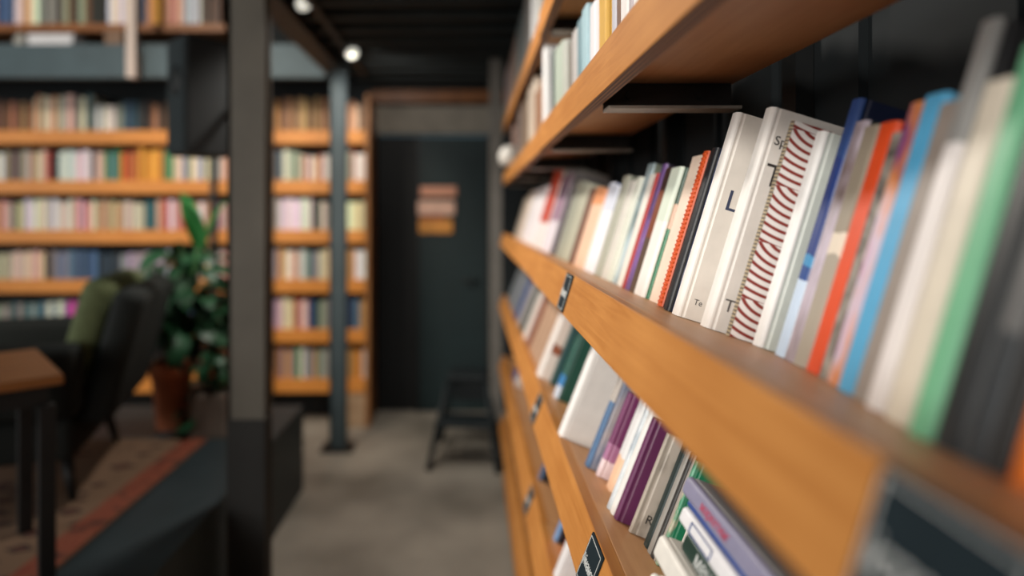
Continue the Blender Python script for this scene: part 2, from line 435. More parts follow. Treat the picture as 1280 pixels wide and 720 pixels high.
def p(*c, **k): return plain(tuple(c), k.get('r', .42), .05, 40, 0, .5)
W = p(236, 233, 228); OFF = p(222, 216, 204)
RED = (176, 52, 38)
mid = [
 (642, .050, 246, p(150, 140, 128), None, False, 'taupe paperback at the far end of the middle shelf'),
 (645, .052, 240, p(204, 186, 166), None, False, 'beige paperback second from the far end of the middle shelf'),
 (650, .055, 238, p(232, 226, 228), None, False, 'plain white paperback beside the tall red and white book'),
 (665, .060, 204, bands(((0, (222, 214, 212)), (.09, (186, 58, 34))), .012), p(216, 208, 198), True, 'tall book with red and white spine rising above its neighbours', dict(Hmax=.305)),
 (676, .070, 216, bands(((0, (214, 206, 214)), (.1, (150, 122, 142)), (.17, (112, 90, 110))), .012), p(150, 146, 146), False, 'mauve and white paperback right of the red and white book'),
 (688, .078, 224, p(58, 46, 62), None, False, 'dark plum thin book between mauve and sage paperbacks'),
 (693, .080, 226, p(146, 148, 134), None, False, 'sage grey paperback, first of two alike, nearer the plum book'),
 (701, .080, 229, p(170, 170, 152), None, False, 'pale sage paperback, second of two alike, nearer the brown book'),
 (710, .085, 236, p(104, 62, 44), None, False, 'thin dark brown book left of the peach book'),
 (716, .085, 233, bands(((0, (226, 190, 164)), (.15, (222, 150, 104))), .01), None, False, 'peach orange paperback above the small label plate'),
 (729, .090, 229, bands(((0, (232, 232, 238)), (.14, (206, 212, 226))), .02), p(120, 134, 170), True, 'white book with pale blue top right of the peach book'),
 (742, .095, 221, p(166, 168, 154), p(126, 130, 118), False, 'grey green paperback right of the white and blue book'),
 (750, .096, 227, p(206, 204, 196), p(90, 88, 80), False, 'pale grey paperback between two greenish books'),
 (757, .097, 222, p(210, 214, 202), None, False, 'light sage paperback beside the blue speckled book'),
 (765, .102, 206, blotch(((72, 96, 98), (178, 200, 208), (206, 216, 216)), 26, .35), p(118, 126, 112), False, 'tall pale blue speckled book with grey green cover'),
 (770, .100, 219, p(230, 226, 218), None, False, 'white paperback beside the thin red spine'),
 (776, .098, 217, p(168, 46, 44), None, False, 'thin red book beside the purple one'),
 (780, .100, 206, blotch(((58, 44, 92), (128, 96, 160), (196, 188, 214)), 22, .3), p(40, 34, 50), False, 'purple and lilac book beside the brown one'),
 (785, .100, 211, bands(((0, (84, 66, 54)), (.09, (122, 62, 34)), (.17, (58, 40, 38))), .015), None, False, 'dark brown book with rust patch left of the mint book'),
 (791, .098, 211, bands(((0, (236, 234, 230)), (.12, (214, 226, 212))), .012), bands(((0, (26, 122, 82)), (.11, (220, 186, 164)), (.15, (34, 74, 58))), .004), True, 'white mint spined hardback with green and peach cover'),
 (810, .104, 197, p(234, 214, 196), None, True, 'cream peach hardback beside the orange ribbed book'),
 (820, 0.095, 190, p(206, 84, 36), p(70, 40, 34), False, 'thin orange book with a ribbed spine', dict(rib=True, T=.020)),
 (828, 0.088, 186, p(24, 26, 32), blotch(((20, 24, 34), (60, 72, 104), (206, 210, 220)), 26, .25), True, 'black and blue glossy picture book left of the two white books', dict(T=.018)),
 (838, 0.085, 143, W, p(228, 222, 214), True, 'large white hardback, left of the two white ones, blue letter on cover', dict(D=.175, T=.020)),
 (873, 0.100, 137, W, p(226, 222, 216), True, 'large white hardback leaning against the red striped notebook', dict(D=.172, T=.021)),
 (906, .118, 152, layers(((178, 162, 132), (92, 84, 74)), 'Z', .0042), scallops((238, 234, 232), (138, 50, 42)), False, 'white notebook with curved red brown stripes and twined spine', dict(T=.007)),
 (938, .138, 166, p(240, 240, 238), p(214, 222, 216), True, 'white hardback right of the red striped notebook', dict(D=.14, T=.018)),
 (966, .140, 123, bands(((0, (196, 216, 238)), (.075, (38, 74, 140)), (.09, (60, 140, 190)), (.1, (34, 58, 124)), (.2, (44, 74, 132))), .01), p(26, 34, 60), True, 'tall navy blue book with light blue foot', dict(D=.138, T=.018)),
 (977, .137, 154, blotch(((90, 66, 50), (196, 186, 200), (214, 208, 216)), 18, .3), p(30, 40, 38), False, 'grey lilac picture book beside the navy blue one'),
 (988, .134, 160, bands(((0, (168, 160, 146)), (.1, (226, 214, 196)), (.125, (150, 140, 124))), .02), None, False, 'beige grey book left of the orange red one'),
 (1004, .132, 156, p(222, 78, 34), p(60, 40, 34), True, 'orange red book in the nearer half of the middle shelf'),
 (1019, .128, 168, blotch(((50, 48, 46), (130, 124, 116), (168, 162, 152)), 120, .5), None, False, 'grey textured book right of the orange red one'),
 (1029, .122, 131, blotch(((128, 66, 124), (222, 140, 80), (212, 196, 214), (206, 110, 156), (222, 206, 220)), 17), blotch(((190, 120, 170), (226, 176, 120), (220, 210, 226)), 20), False, 'multicolour pink, orange and violet book left of the sky blue one'),
 (1042, .112, 122, p(86, 170, 214), p(120, 180, 210), True, 'sky blue hardback on the middle shelf'),
 (1060, .107, 132, p(150, 140, 132), p(130, 96, 76), False, 'grey brown book right of the sky blue hardback'),
 (1077, .096, 30, bands(((0, (232, 226, 224)), (.178, (150, 150, 148))), .006), p(52, 52, 54), True, 'tall white book with grey top standing before the cream one', dict(T=.017)),
 (1100, .088, 106, p(226, 216, 198), p(206, 188, 140), True, 'cream book left of the big green one', dict(T=.024)),
 (1128, .078, 60, p(116, 186, 144), p(30, 66, 50), True, 'big mint green book near the viewer'),
 (1158, .078, 40, p(18, 24, 28), None, True, 'black book right of the mint green one'),
 (1196, .078, 30, bands(((0, (40, 46, 51)), (.06, (100, 100, 100)), (.125, (28, 32, 36))), .03), None, True, 'charcoal grey book with pale title band'),
 (1224, .078, 30, p(22, 24, 26), None, True, 'black book between the charcoal and bright orange books'),
 (1252, .078, 40, p(226, 116, 24), None, True, 'bright orange book nearest the viewer on the middle shelf'),
]
mb_ = row('middle', mid, .04)
low = [
 (634, .02, 330, p(112, 118, 122), None, False, 'grey book at the far end of the lower shelf'),
 (638, .02, 338, p(126, 130, 136), None, False, 'grey blue book second from the far end of the lower shelf'),
 (643, .02, 345, p(36, 70, 124), None, False, 'royal blue book far along the lower shelf'),
 (646, .02, 350, p(156, 150, 148), None, False, 'grey book right of the royal blue one on the lower shelf'),
 (650, .02, 352, p(36, 62, 58), None, False, 'dark green thin book far along the lower shelf'),
 (653, .02, 360, p(208, 196, 188), None, False, 'pale pinkish book far along the lower shelf'),
 (657, .02, 362, p(128, 78, 60), None, False, 'rust brown book far along the lower shelf'),
 (661, .02, 366, p(172, 140, 116), None, False, 'tan book left of the white picture book'),
 (670, .010, 380, p(226, 218, 212), bands(((0, (222, 208, 198)), (.07, (150, 84, 56)), (.1, (222, 204, 192))), .02), True, 'white book with small brown picture on its cover', dict(D=.17)),
 (686, 0.040, 400, p(24, 66, 66), None, False, 'dark teal thin book beside the white picture book', dict(T=.03)),
 (691, 0.035, 405, bands(((0, (196, 206, 220)), (.03, (40, 120, 180)), (.055, (30, 84, 74))), .01), p(24, 74, 62), True, 'deep green book with blue foot left of the big white hardback', dict(T=.04)),
 (697, .004, 430, p(238, 235, 232), p(216, 211, 206), True, 'big blank white hardback standing at the shelf edge', dict(D=.2, T=.03)),
 (730, 0.035, 452, bands(((0, (74, 108, 146)), (.12, (176, 168, 160))), .02), blotch(((58, 84, 120), (150, 150, 160), (196, 180, 170)), 22), True, 'blue and grey floral book right of the big white hardback', dict(T=.02)),
 (744, 0.050, 488, bands(((0, (226, 206, 210)), (.03, (164, 110, 146)), (.055, (112, 48, 92))), .012), None, True, 'purple book fading to white at its foot', dict(D=.15, T=.016)),
 (757, 0.060, 470, bands(((0, (232, 192, 160)), (.05, (222, 222, 222))), .02), None, False, 'white book with peach foot on the lower shelf', dict(T=.03)),
 (757.6, .040, 480, blotch(((156, 170, 182), (216, 222, 226), (230, 232, 232)), 30), None, False, 'white and pale blue patterned paperback left of the dark purple book', dict(T=.03)),
 (761.5, .042, 500, p(232, 230, 226), None, False, 'plain white paperback touching the dark purple book', dict(T=.03)),
 (766, .044, 520, p(98, 40, 84), p(96, 42, 82), True, 'dark purple hardback on the lower shelf', dict(D=.17, T=.013)),
 (785, 0.060, 540, p(176, 166, 154), blotch(((120, 110, 100), (186, 176, 164), (192, 182, 172)), 34), True, 'grey beige book with faint flowers and a letter on its cover', dict(D=.17, T=.008)),
 (803, 0.075, 545, p(30, 46, 46), None, True, 'black green hardback right of the grey beige book', dict(T=.03)),
 (808, 0.075, 560, p(150, 146, 140), p(40, 44, 44), False, 'first thin grey magazine beside the black green hardback', dict(T=.012)),
 (812, 0.076, 565, p(50, 50, 50), p(160, 150, 142), False, 'thin black magazine among the grey ones', dict(T=.012)),
 (816.4, 0.078, 568, p(158, 150, 142), p(34, 36, 38), False, 'thin brownish grey magazine beside the green book', dict(T=.012)),
 (818, 0.078, 574, blotch(((206, 190, 170), (60, 140, 108), (120, 180, 150)), 60), bands(((0, (22, 116, 82)), (.15, (224, 140, 110)), (.158, (232, 226, 216))), .003), True, 'green book with white upper cover and speckled spine', dict(D=.16, T=.008)),
 (831, 0.080, 618, p(224, 220, 212), p(214, 208, 198), True, 'white book between the green one and the blue patterned one', dict(T=.022)),
 (840, 0.083, 622, blotch(((60, 90, 110), (170, 190, 196), (220, 226, 226)), 90), None, False, 'thin book with blue white zigzag spine', dict(T=.015)),
 (846, 0.085, 632, blotch(((236, 160, 50), (238, 206, 160), (240, 222, 190)), 24), None, False, 'cream book with orange yellow print', dict(T=.018)),
 (853, 0.087, 640, bands(((0, (226, 206, 180)), (.07, (206, 80, 50)), (.085, (228, 210, 186))), .01), None, False, 'cream and red book behind the stacked books', dict(T=.015)),
]
lb_ = row('lower', low, .02)
up = [
 (640, .03, 100, p(150, 120, 108), None, False, 'brown pinkish book at the far end of the upper shelf', dict(T=.05)),
 (647, .03, 120, p(118, 104, 98), None, False, 'dull grey brown book far along the upper shelf'),
 (653, .03, 130, p(128, 106, 86), None, False, 'brown book left of the pale one on the upper shelf'),
 (660, .03, 112, p(206, 190, 172), None, True, 'pale beige book far along the upper shelf'),
 (668, .03, 118, p(150, 110, 84), None, False, 'tan brown book left of the tall white one'),
 (678, .02, 62, p(226, 226, 226), None, True, 'tall white book first after the shelf seam', dict(T=.07)),
 (689, .03, 68, p(40, 60, 60), None, False, 'dark green thin book on the upper shelf'),
 (693, .03, 66, p(168, 180, 166), None, False, 'light sage book on the upper shelf'),
 (703, .03, 57, p(176, 178, 170), None, False, 'pale grey book on the upper shelf'),
 (710, .03, 58, p(120, 114, 106), None, False, 'brown grey book on the upper shelf'),
 (715, .03, 44, p(182, 178, 176), None, False, 'grey white book left of the light blue ones'),
 (721, .03, 31, p(110, 140, 150), None, False, 'steel blue narrow book on the upper shelf'),
 (727, .03, 16, p(158, 190, 200), None, True, 'light blue book left of the white one near the yellow book'),
 (737, .03, 8, bands(((0, (226, 222, 226)), (.2, (222, 214, 208))), .01), None, True, 'white book touching the wide yellow one'),
 (748, .026, -8, p(206, 160, 62), None, True, 'wide mustard yellow book on the upper shelf'),
 (764, .03, -14, p(186, 186, 196), None, False, 'pale lilac grey book right of the yellow one'),
 (770, .03, -16, p(106, 72, 54), None, False, 'brown thin book right of the yellow one'),
 (775, .03, -20, p(226, 222, 220), None, True, 'white book after the brown thin one on the upper shelf'),
 (785, .03, -24, p(176, 166, 170), None, False, 'greyish pink book at the top edge of the photo'),
 (791, .03, -30, p(228, 226, 224), None, True, 'nearest white book seen above the upper shelf edge'),
]
row('upper', up, .04)
pk = [
 (632, .02, 60, p(186, 170, 170), None, False, 'pale pinkish book at the far end of the highest shelf'),
 (637, .02, 50, p(140, 120, 110), None, False, 'brownish book at the far end of the highest shelf'),
 (646, .02, 20, p(96, 104, 104), None, False, 'dark grey book on the highest shelf'),
 (655, .02, -20, p(120, 116, 112), None, False, 'grey book left of the white pair on the highest shelf'),
 (663, .02, -60, p(226, 226, 226), None, True, 'white book on the highest shelf, left of the pair', dict(T=.09, H=.24)),
 (670, .02, -60, p(196, 196, 192), None, True, 'pale grey book on the highest shelf, right of the pair', dict(T=.09, H=.24)),
]
row('peak', pk, .04)
f4 = [
 (641, .03, 500, p(60, 84, 150), None, False, 'blue book far along the fourth shelf', dict(H=.2, T=.04)),
 (643, .03, 500, p(206, 200, 196), None, False, 'white book far along the fourth shelf', dict(H=.19, T=.05)),
 (672, .027, 560, p(70, 96, 130), p(20, 26, 36), True, 'blue spined black book standing alone on the fourth shelf', dict(H=.19, T=.022, D=.14)),
 (691, .027, 640, p(110, 150, 196), p(18, 24, 32), True, 'light blue spined black book near the orange one', dict(H=.19, T=.02, D=.14)),
 (703, .046, 660, p(232, 96, 32), p(232, 96, 32), True, 'orange book standing on the fourth shelf', dict(H=.18, T=.03, D=.13)),
 (691, .005, 690, p(232, 228, 228), None, True, 'white book in front of the orange one on the fourth shelf', dict(H=.125, T=.03, D=.12)),
]
row('fourth', f4, .04)

# lettering on covers (the cover facing the viewer is the near side, local y = 0)
def on_cover(b, body, size, x, z, mat, T=0):
    # letters run into the shelf (+x), upright (+z), facing -y
    M = Matrix.Translation((x, -.0004, z)) @ Matrix.Rotation(R(90), 4, 'X')
    o = text('lettering', body, size, b, M, mat, .0002, 'LEFT'); return o
INK = plain((58, 66, 92), .6, .05); GREYINK = plain((92, 88, 86), .6, .05); DARKINK = plain((52, 48, 46), .6, .05)
def find(bs, s): return [b for b in bs if s in b['label']][0]
wb1 = find(mb_, 'left of the two white ones'); wb2 = find(mb_, 'leaning against')
on_cover(wb1, 'L', .036, .017, .150, INK); on_cover(wb1, 'Te', .010, .016, .022, GREYINK)
on_cover(wb2, 'Spl', .015, .0125, .222, DARKINK); on_cover(wb2, 'T', .036, .0125, .182, DARKINK); on_cover(wb2, 'T.', .020, .0125, .030, GREYINK)
on_cover(find(lb_, 'faint flowers'), 'R', .018, .014, .025, DARKINK)

# the lying stack on the lower shelf, nearest the viewer
th = tilt('lower'); SY0, SY1 = .447, .687
zs = 0.0006; e0 = .008
def lying(T, Ln, Dp, spine, cover, label, dy=0, de=0):
    global zs
    b = book(T, Ln, Dp, spine, cover, True)
    # spine to the aisle, thickness up, height along the aisle
    Mt = Matrix.Translation((DX, SY0 + dy, zhi('lower'))) @ Matrix.Rotation(th, 4, 'Y') @ Matrix.Translation((e0 + de, 0, zs + T)) @ Matrix.Rotation(R(-90), 4, 'X')
    b.matrix_world = Mt; tag(b, label, 'book', GROUPS['lower']); zs += T + .0006
    return b
lying(.026, .23, .16, p(214, 206, 194), None, 'cream book at the bottom of the lying stack on the lower shelf', .0, .01)
lying(.024, .225, .16, p(232, 228, 220), p(236, 232, 226), 'white book second from the bottom of the lying stack', .005, .0)
lying(.009, .225, .16, p(190, 160, 124), None, 'tan book under the ivory one in the lying stack', .0, .012)
lying(.026, .225, .165, p(232, 228, 220), None, 'ivory book jutting out under the dark green titled one', .018, .0)
gb = lying(.022, .215, .16, p(26, 54, 46), p(24, 48, 42), 'dark green book with white title in the lying stack', .0, .012)
wb = lying(.018, .225, .165, p(234, 233, 236), None, 'white book with small blue outlined box in the lying stack', .005, .006)
bb = lying(.006, .225, .165, p(52, 76, 140), None, 'thin blue book under the top one of the lying stack', .008, .010)
pb = lying(.021, .24, .17, p(140, 138, 164), p(188, 190, 194), 'lilac grey book with red lettering on top of the lying stack', .003, .004)
def on_spine(b, body, size, T, z, mat, sq=1):
    # along the spine: letters run along -z of the book (towards the viewer), facing -x
    B = Matrix(((0, 0, -1, 0), (0, -1, 0, 0), (-1, 0, 0, 0), (0, 0, 0, 1)))
    M = Matrix.Translation((-.0005, T / 2, z)) @ B
    return text('lettering', body, size, b, M, mat, .0002, 'CENTER')
on_spine(gb, 'менеджмент', .021, .022, .115, WHITE_INK)
on_spine(pb, 'маркетинг', .0135, .021, .155, plain((190, 84, 110), .6, .05)); on_spine(pb, 'від', .012, .021, .05, plain((190, 84, 110), .6, .05))
q = MB()
for z0, z1, y0, y1 in ((.14, .195, .0035, .0045), (.14, .195, .0135, .0145), (.14, .141, .0035, .0145), (.194, .195, .0035, .0145)): q.box(-.0012, -.0004, y0, y1, z0, z1)
q.build('printed_box', plain((60, 84, 140), .6, .05), wb)

# small round ornament on the far unit
orn = MB(); orn.lathe([(.012, 0), (.035, .004), (.046, .02), (.05, .045), (.044, .07), (.028, .088), (.008, .094)], 20)
tag(orn.build('round_ornament', p(206, 202, 194), None, (.172, 2.86, zhi('upper') + .0008)), 'small pale round ornament on the far end of the upper shelf', 'ornament')

# ------------------------------------------------------------------ bookcase along the far wall
BY = 4.41
TOPS = [2.05, 1.706, 1.363, 1.02, .676, .333]
bc = empty('bookcase', (-2.6, BY, 0)); tag(bc, 'tall birch bookcase covering the far wall beyond the armchair', 'bookcase')
BX0, BX1 = -5.2, -.70
for z in TOPS:
    q = MB(); q.box(BX0 + 2.6, BX1 + 2.6 - .03, 0, .28, z - .092, z, bev=.003); q.build('shelf', CASEWOOD, bc)
q = MB(); q.box(BX1 + 2.57, BX1 + 2.6, 0, .30, 0, 2.30, bev=.002); q.build('side_panel', wood((176, 122, 74), (140, 92, 54), (9, 9, 1.2)), bc)
for px in (268, 338, -90):
    x = X_(px, BY) + 2.6; q = MB(); q.box(x - .02, x + .02, -.03, 0, 0, 2.30); q.build('upright', BLACK, bc)
q = MB(); q.box(BX0 + 2.6, BX1 + 2.57, .285, .30, 0, 2.30); q.build('back_panel', plain((34, 38, 40), .8, .15, 5), bc)
q = MB(); q.box(BX1 + 2.6 - .24, BX1 + 2.57, .01, .27, 0, .24); q.build('plinth', wood((188, 160, 130), (160, 132, 104), (2, 9, 9)), bc)

PAL = dict(cream=(224, 206, 182), white=(232, 228, 224), tan=(190, 140, 96), orange=(214, 128, 52), grey=(150, 148, 144), brown=(104, 66, 44), black=(34, 34, 36),
           blue=(84, 116, 150), teal=(48, 96, 104), green=(62, 140, 92), yellow=(228, 166, 60), red=(170, 62, 46), pink=(222, 168, 158), magenta=(196, 82, 168), lilac=(170, 160, 190), navy=(44, 66, 96))
far_stuff = MB(); FARMATS = []; 
def farmat(c): 
    return plain(c, .5, .06, 25)
n_ind = 0; CAP = 300 - len([o for o in C.objects if o.get('category') == 'book'])
def far_book(x0, w_, h, dpt, z, yfront, cname, label, group, stuff=False):
    global n_ind
    c = PAL[cname]; c = tuple(max(8, min(245, int(v * random.uniform(.9, 1.07)) // 6 * 6)) for v in c)
    if stuff or n_ind >= CAP:
        if c not in FARMATS: FARMATS.append(c)
        far_stuff.box(x0, x0 + w_, yfront, yfront + dpt, z + .0008, z + h, FARMATS.index(c)); return
    n_ind += 1
    r = min(w_ * .3, .006); poly = [(0, dpt), (0, r), (r * .35, r * .3), (r, 0), (w_ - r, 0), (w_ - r * .35, r * .3), (w_, r), (w_, dpt)]
    q = MB(); fs = q.prism(poly, 0, h)
    o = q.build('book', [farmat(c)], None, (x0, yfront, z + .0008))
    tag(o, label, 'book', group)
def far_row(xpx0, xpx1, z, spec, rowname, secname, group, Y=BY + .02, stuff=False, hs=(.17, .24), wscale=1):
    """spec: (colour names, share of the width) from left to right"""
    x = X_(xpx0, Y); xe = X_(xpx1, Y); tot = sum(s[1] for s in spec); n = 0; acc = 0
    for names, share, hh in spec:
        acc += share; lim = x + 1e-6 + 0
        end = X_(xpx0, Y) + (xe - X_(xpx0, Y)) * acc / tot
        names = names.split(); k = 0
        base = hh if hh else random.uniform(*hs)
        while x < end - .012:
            w_ = random.choice((.026, .03, .034, .04, .046)) * wscale
            if x + w_ > end - .010: w_ = end - x - .001
            cn = names[k % len(names)]; k += 1
            if cn != 'gap':
                n += 1
                hgt = base * random.uniform(.94, 1.06)
                far_book(x, w_ - .0012, hgt, random.uniform(.13, .17), z, Y + random.uniform(0, .02), cn,
                         '%s book, %s from the left on %s, %s' % (cn, ordw(n), rowname, secname), group, stuff)
            x += w_
        x = end
SECL = 'left of the beige column'; SECR = 'between the two columns'; SECE = 'right of the slim column'
GL, GR = 'books in the far bookcase left of the column', 'books in the far bookcase between the columns'
far_row(-20, 208, TOPS[0], [('brown', 3, .2), ('brown tan', 5, .2), ('cream tan cream', 4, .235), ('cream grey', 3.2, .235), ('grey white teal', 3, .24), ('white grey white', 4.5, .18), ('teal navy', 2.4, .2), ('black', 2, .2), ('brown tan black', 3, .19)], 'the top bookcase shelf', SECL, GL)
far_row(-20, 262, TOPS[1], [('white', 3, .19), ('grey brown', 3.6, .2), ('cream tan cream', 3.2, .2), ('red', .8, .2), ('black', 1, .18), ('white', 5.4, .2), ('navy', .6, .2), ('cream', 1.4, .2), ('green blue', 2.6, .2), ('orange red', 3, .2), ('yellow orange yellow', 4, .21), ('green', 1.4, .2), ('cream white blue', 6, .16)], 'the second bookcase shelf', SECL, GL)
far_row(-20, 262, TOPS[2], [('tan pink', 2.6, .19), ('cream black', 2.4, .19), ('white', 6.5, .2), ('pink white black', 3, .2), ('tan cream', 3.6, .19), ('cream', 2.6, .19), ('teal', 1.6, .19), ('pink red white', 4, .2), ('white tan', 3, .2)], 'the third bookcase shelf', SECL, GL)
far_row(342, 411, TOPS[0], [('tan brown tan brown tan', 1, .22)], 'the top bookcase shelf', SECR, GR)
far_row(342, 411, TOPS[1], [('grey teal white grey', 3, .2), ('cream red white', 3, .17)], 'the second bookcase shelf', SECR, GR)
far_row(342, 411, TOPS[2], [('white', 4.5, .21), ('black grey', 1, .2), ('white grey', 1, .19)], 'the third bookcase shelf', SECR, GR)
far_row(342, 411, TOPS[3], [('white tan white', 3, .2), ('grey blue', 1.4, .2), ('cream', 1, .2)], 'the fourth bookcase shelf', SECR, GR)
far_row(342, 411, TOPS[4], [('white cream', 2, .2), ('red white', 1.4, .2), ('blue navy', 1, .2), ('grey', 1, .2)], 'the fifth bookcase shelf', SECR, GR)
far_row(342, 411, TOPS[5], [('tan grey', 2, .19), ('green white', 1, .2), ('grey tan grey', 2, .19)], 'the sixth bookcase shelf', SECR, GR)
far_row(-20, 150, TOPS[3], [('grey cream', 3, .18), ('cream', 4, .19), ('black', .8, .19), ('grey blue', 2, .19), ('blue navy', 3.4, .19), ('navy black', 2.4, .18)], 'the fourth bookcase shelf', SECL, GL)
far_row(-20, 150, TOPS[4], [('grey', 2.6, .16), ('teal grey', 3, .18), ('blue white', 2.4, .18), ('magenta', 2.4, .19), ('white lilac', 3, .17)], 'the fifth bookcase shelf', SECL, GL)
k6 = [('tan', 'cream brown'), ('grey red', 'white'), ('white', 'cream'), ('tan', 'white'), ('navy', 'blue tan'), ('tan', 'orange white')]
for i, (a, b2) in enumerate(k6):
    far_row(434, 457, TOPS[i], [(a, 1, .2), (b2, 1.6, .19)], 'bookcase shelf %s from the top' % ordw(i + 1), SECE, 'books in the far bookcase right of the slim column', stuff=True)
    if 0 < i < 4: far_row(272, 300, TOPS[i], [('white pink', 1, .19), ('tan cream', 1, .19)], '', '', '', stuff=True)
far_row(150, 262, TOPS[3], [('grey lilac', 3, .18), ('white tan', 3, .19)], '', '', '', stuff=True)
far_row(150, 262, TOPS[4], [('grey navy', 3, .18), ('white blue', 3, .17)], '', '', '', stuff=True)

# mezzanine shelf with its books
MZ = 2.74; MY = 4.26
ms = empty('mezzanine_shelf', (-2.6, MY, MZ)); tag(ms, 'wooden shelf above the blue grey mezzanine edge', 'shelf')
q = MB(); q.box(-2.4, 2.6 + X_(281, MY), 0, .30, -.05, 0, bev=.002); q.build('shelf_board', wood((150, 98, 56), (112, 68, 38), (1.2, 9, 30)), ms)
for xx in (-2.2, -.2, 2.6 + X_(276, MY)):
    q = MB(); q.box(xx - .02, xx + .02, .26, .30, 2.546 - MZ, .5); q.build('upright', BLACK, ms)
far_row(-20, 276, MZ, [('tan', 1.4, .3), ('navy blue', 2.4, .3), ('white tan cream', 3, .3), ('grey black', 3, .26), ('grey brown black', 4, .28), ('black', 1.6, .28), ('white cream', 3, .3), ('navy black', 2, .28), ('tan yellow', 2.6, .28), ('pink red', 2, .28), ('lilac white', 2, .28), ('brown black', 2.6, .2)],
        'the mezzanine shelf', 'above the blue grey beam', 'books on the mezzanine shelf', Y=MY + .03, stuff=True)
so = far_stuff.build('books', [farmat(c) for c in FARMATS]); tag(so, 'many further books filling remaining shelves of far bookcase and mezzanine', 'books', None, 'stuff')
q = MB()
for k in range(5): q.box(X_(38 + (k % 3), 4.15), X_(96 - (k % 2) * 3, 4.15), 4.115, 4.25, 2.546 + .017 * k, 2.546 + .017 * k + .0155)
tag(q.build('paper_stack', p(206, 208, 214)), 'stack of white papers lying on the mezzanine edge under the shelf', 'papers')
q = MB(); q.box(X_(136, 4.18), X_(158, 4.18), 4.13, 4.25, 2.546, 2.65, bev=.003); q.box(X_(135, 4.18), X_(159, 4.18), 4.125, 4.255, 2.65, 2.662, bev=.002)
tag(q.build('storage_box', p(110, 84, 64)), 'small brown box on the mezzanine left of the pale post', 'box')
q = MB(); q.lathe([(.02, 0), (.034, .004), (.04, .03), (.036, .07), (.022, .085), (.02, .1)], 16)
tag(q.build('vase', p(150, 150, 146), None, (X_(26, 4.16), 4.16, 2.546)), 'small grey vase standing on the mezzanine edge', 'vase')
rp_ = empty('railing_post', (X_(166, 3.995), 3.995, 2.32)); tag(rp_, 'slender pale post in front of the mezzanine beam', 'post')
q = MB(); q.box(-.028, .028, -.028, .028, 0, 1.4, bev=.003); q.build('tube', p(188, 174, 166), rp_)
q = MB(); q.box(-.045, .045, .029, .036, .03, .16); q.build('fixing_plate', STEEL, rp_)

# ------------------------------------------------------------------ loudspeaker on the column
SYp = 2.6
sx = X_(252, SYp)
sp_ = empty('loudspeaker', (sx, SYp, Z_(196, SYp)), (0, 0, R(-42)))
tag(sp_, 'black loudspeaker hung high beside the beige column', 'loudspeaker')
hh = Z_(52, SYp) - Z_(196, SYp)
q = MB(); q.box(-.085, .085, -.10, .10, 0, hh, bev=.008); q.build('cabinet', plain((19, 24, 26), .6, .1, 20), sp_)
q = MB(); q.box(-.075, .075, -.106, -.1005, .015, hh - .015, bev=.002); q.build('grille', plain((38, 48, 51), .8, .25, 220), sp_)
Mr = Matrix.Translation((0, -.107, hh * .63)) @ Matrix.Rotation(R(90), 4, 'X')
q = MB(); q.lathe([(.058, 0), (.055, .004), (.03, .001), (.012, .003)], 24, 0, Mr); q.build('driver', plain((20, 24, 25), .5, .1, 20), sp_)
q = MB(); ca, sa = math.cos(R(42)), math.sin(R(42)); dxw, dyw = X_(312, Y1) - sx, Y1 + .04 - SYp; q.tube([(.0, .10, hh * .5), (.0, .14, hh * .5), (dxw * ca - dyw * sa, dxw * sa + dyw * ca, hh * .5)], .012); q.box(-.03, .03, .10, .104, hh * .4, hh * .6); q.build('bracket', STEEL, sp_)

# ------------------------------------------------------------------ track spotlights under the beam
tr = MB(); tr.box(-.715, -.685, 2.05, 4.24, 2.385, 2.399)
tag(tr.build('lighting_track', BLACK), 'black lighting track fixed under the ceiling joists', 'track')
LENS = glow((226, 226, 214), .9)
for (px, py, Y, lab) in ((440, 66, 3.6, 'track spotlight above the slim column'), (379, 4, 2.8, 'track spotlight at the top edge near the beige column')):
    x, z = X_(px, Y), Z_(py, Y)
    r_ = empty('track_spotlight', (x, Y, z), (R(-48), 0, R(34))); tag(r_, lab, 'spotlight', 'track spotlights over the aisle')
    q = MB(); q.lathe([(.02, .11), (.036, .105), (.04, .06), (.04, .0), (.036, -.004)], 20); q.build('housing', plain((40, 42, 42), .5), r_)
    q = MB(); q.lathe([(.034, -.0045), (.034, -.008), (.02, -.010)], 20); q.build('lens', LENS, r_)
    q = MB(); q.box(-.012, .012, -.012, .012, .1, .13); q.build('stem', BLACK, r_)

# ------------------------------------------------------------------ step stool at the end of the aisle
SYs = 3.83
st = empty('step_stool', (X_(583, SYs), SYs, 0), (0, 0, R(-6))); tag(st, 'dark two-step stool on the concrete floor before the doorway', 'stool')
DK = plain((26, 34, 37), .55, .15, 15)
def bar(nm, a, b_, r): q = MB(); q.tube([a, b_], r, 8); return q.build(nm, DK, st)
q = MB(); q.box(-.12, .12, .02, .24, .47, .50, bev=.006); q.build('top_step', DK, st)
q = MB(); q.box(-.17, .17, -.16, .05, .24, .268, bev=.006); q.build('lower_step', DK, st)
for s in (-1, 1):
    bar('leg', (s * .20, -.18, 0), (s * .115, .05, .47), .018); bar('leg', (s * .20, .30, 0), (s * .115, .2, .47), .018)
    bar('side_rail', (s * .18, -.12, .125), (s * .18, .26, .125), .011); bar('side_rail', (s * .155, -.065, .238), (s * .155, .245, .238), .011)
bar('stretcher', (-.185, .275, .12), (.185, .275, .12), .011)
q = MB(); q.box(-.115, .115, .20, .215, .30, .468); q.build('back_panel', DK, st)

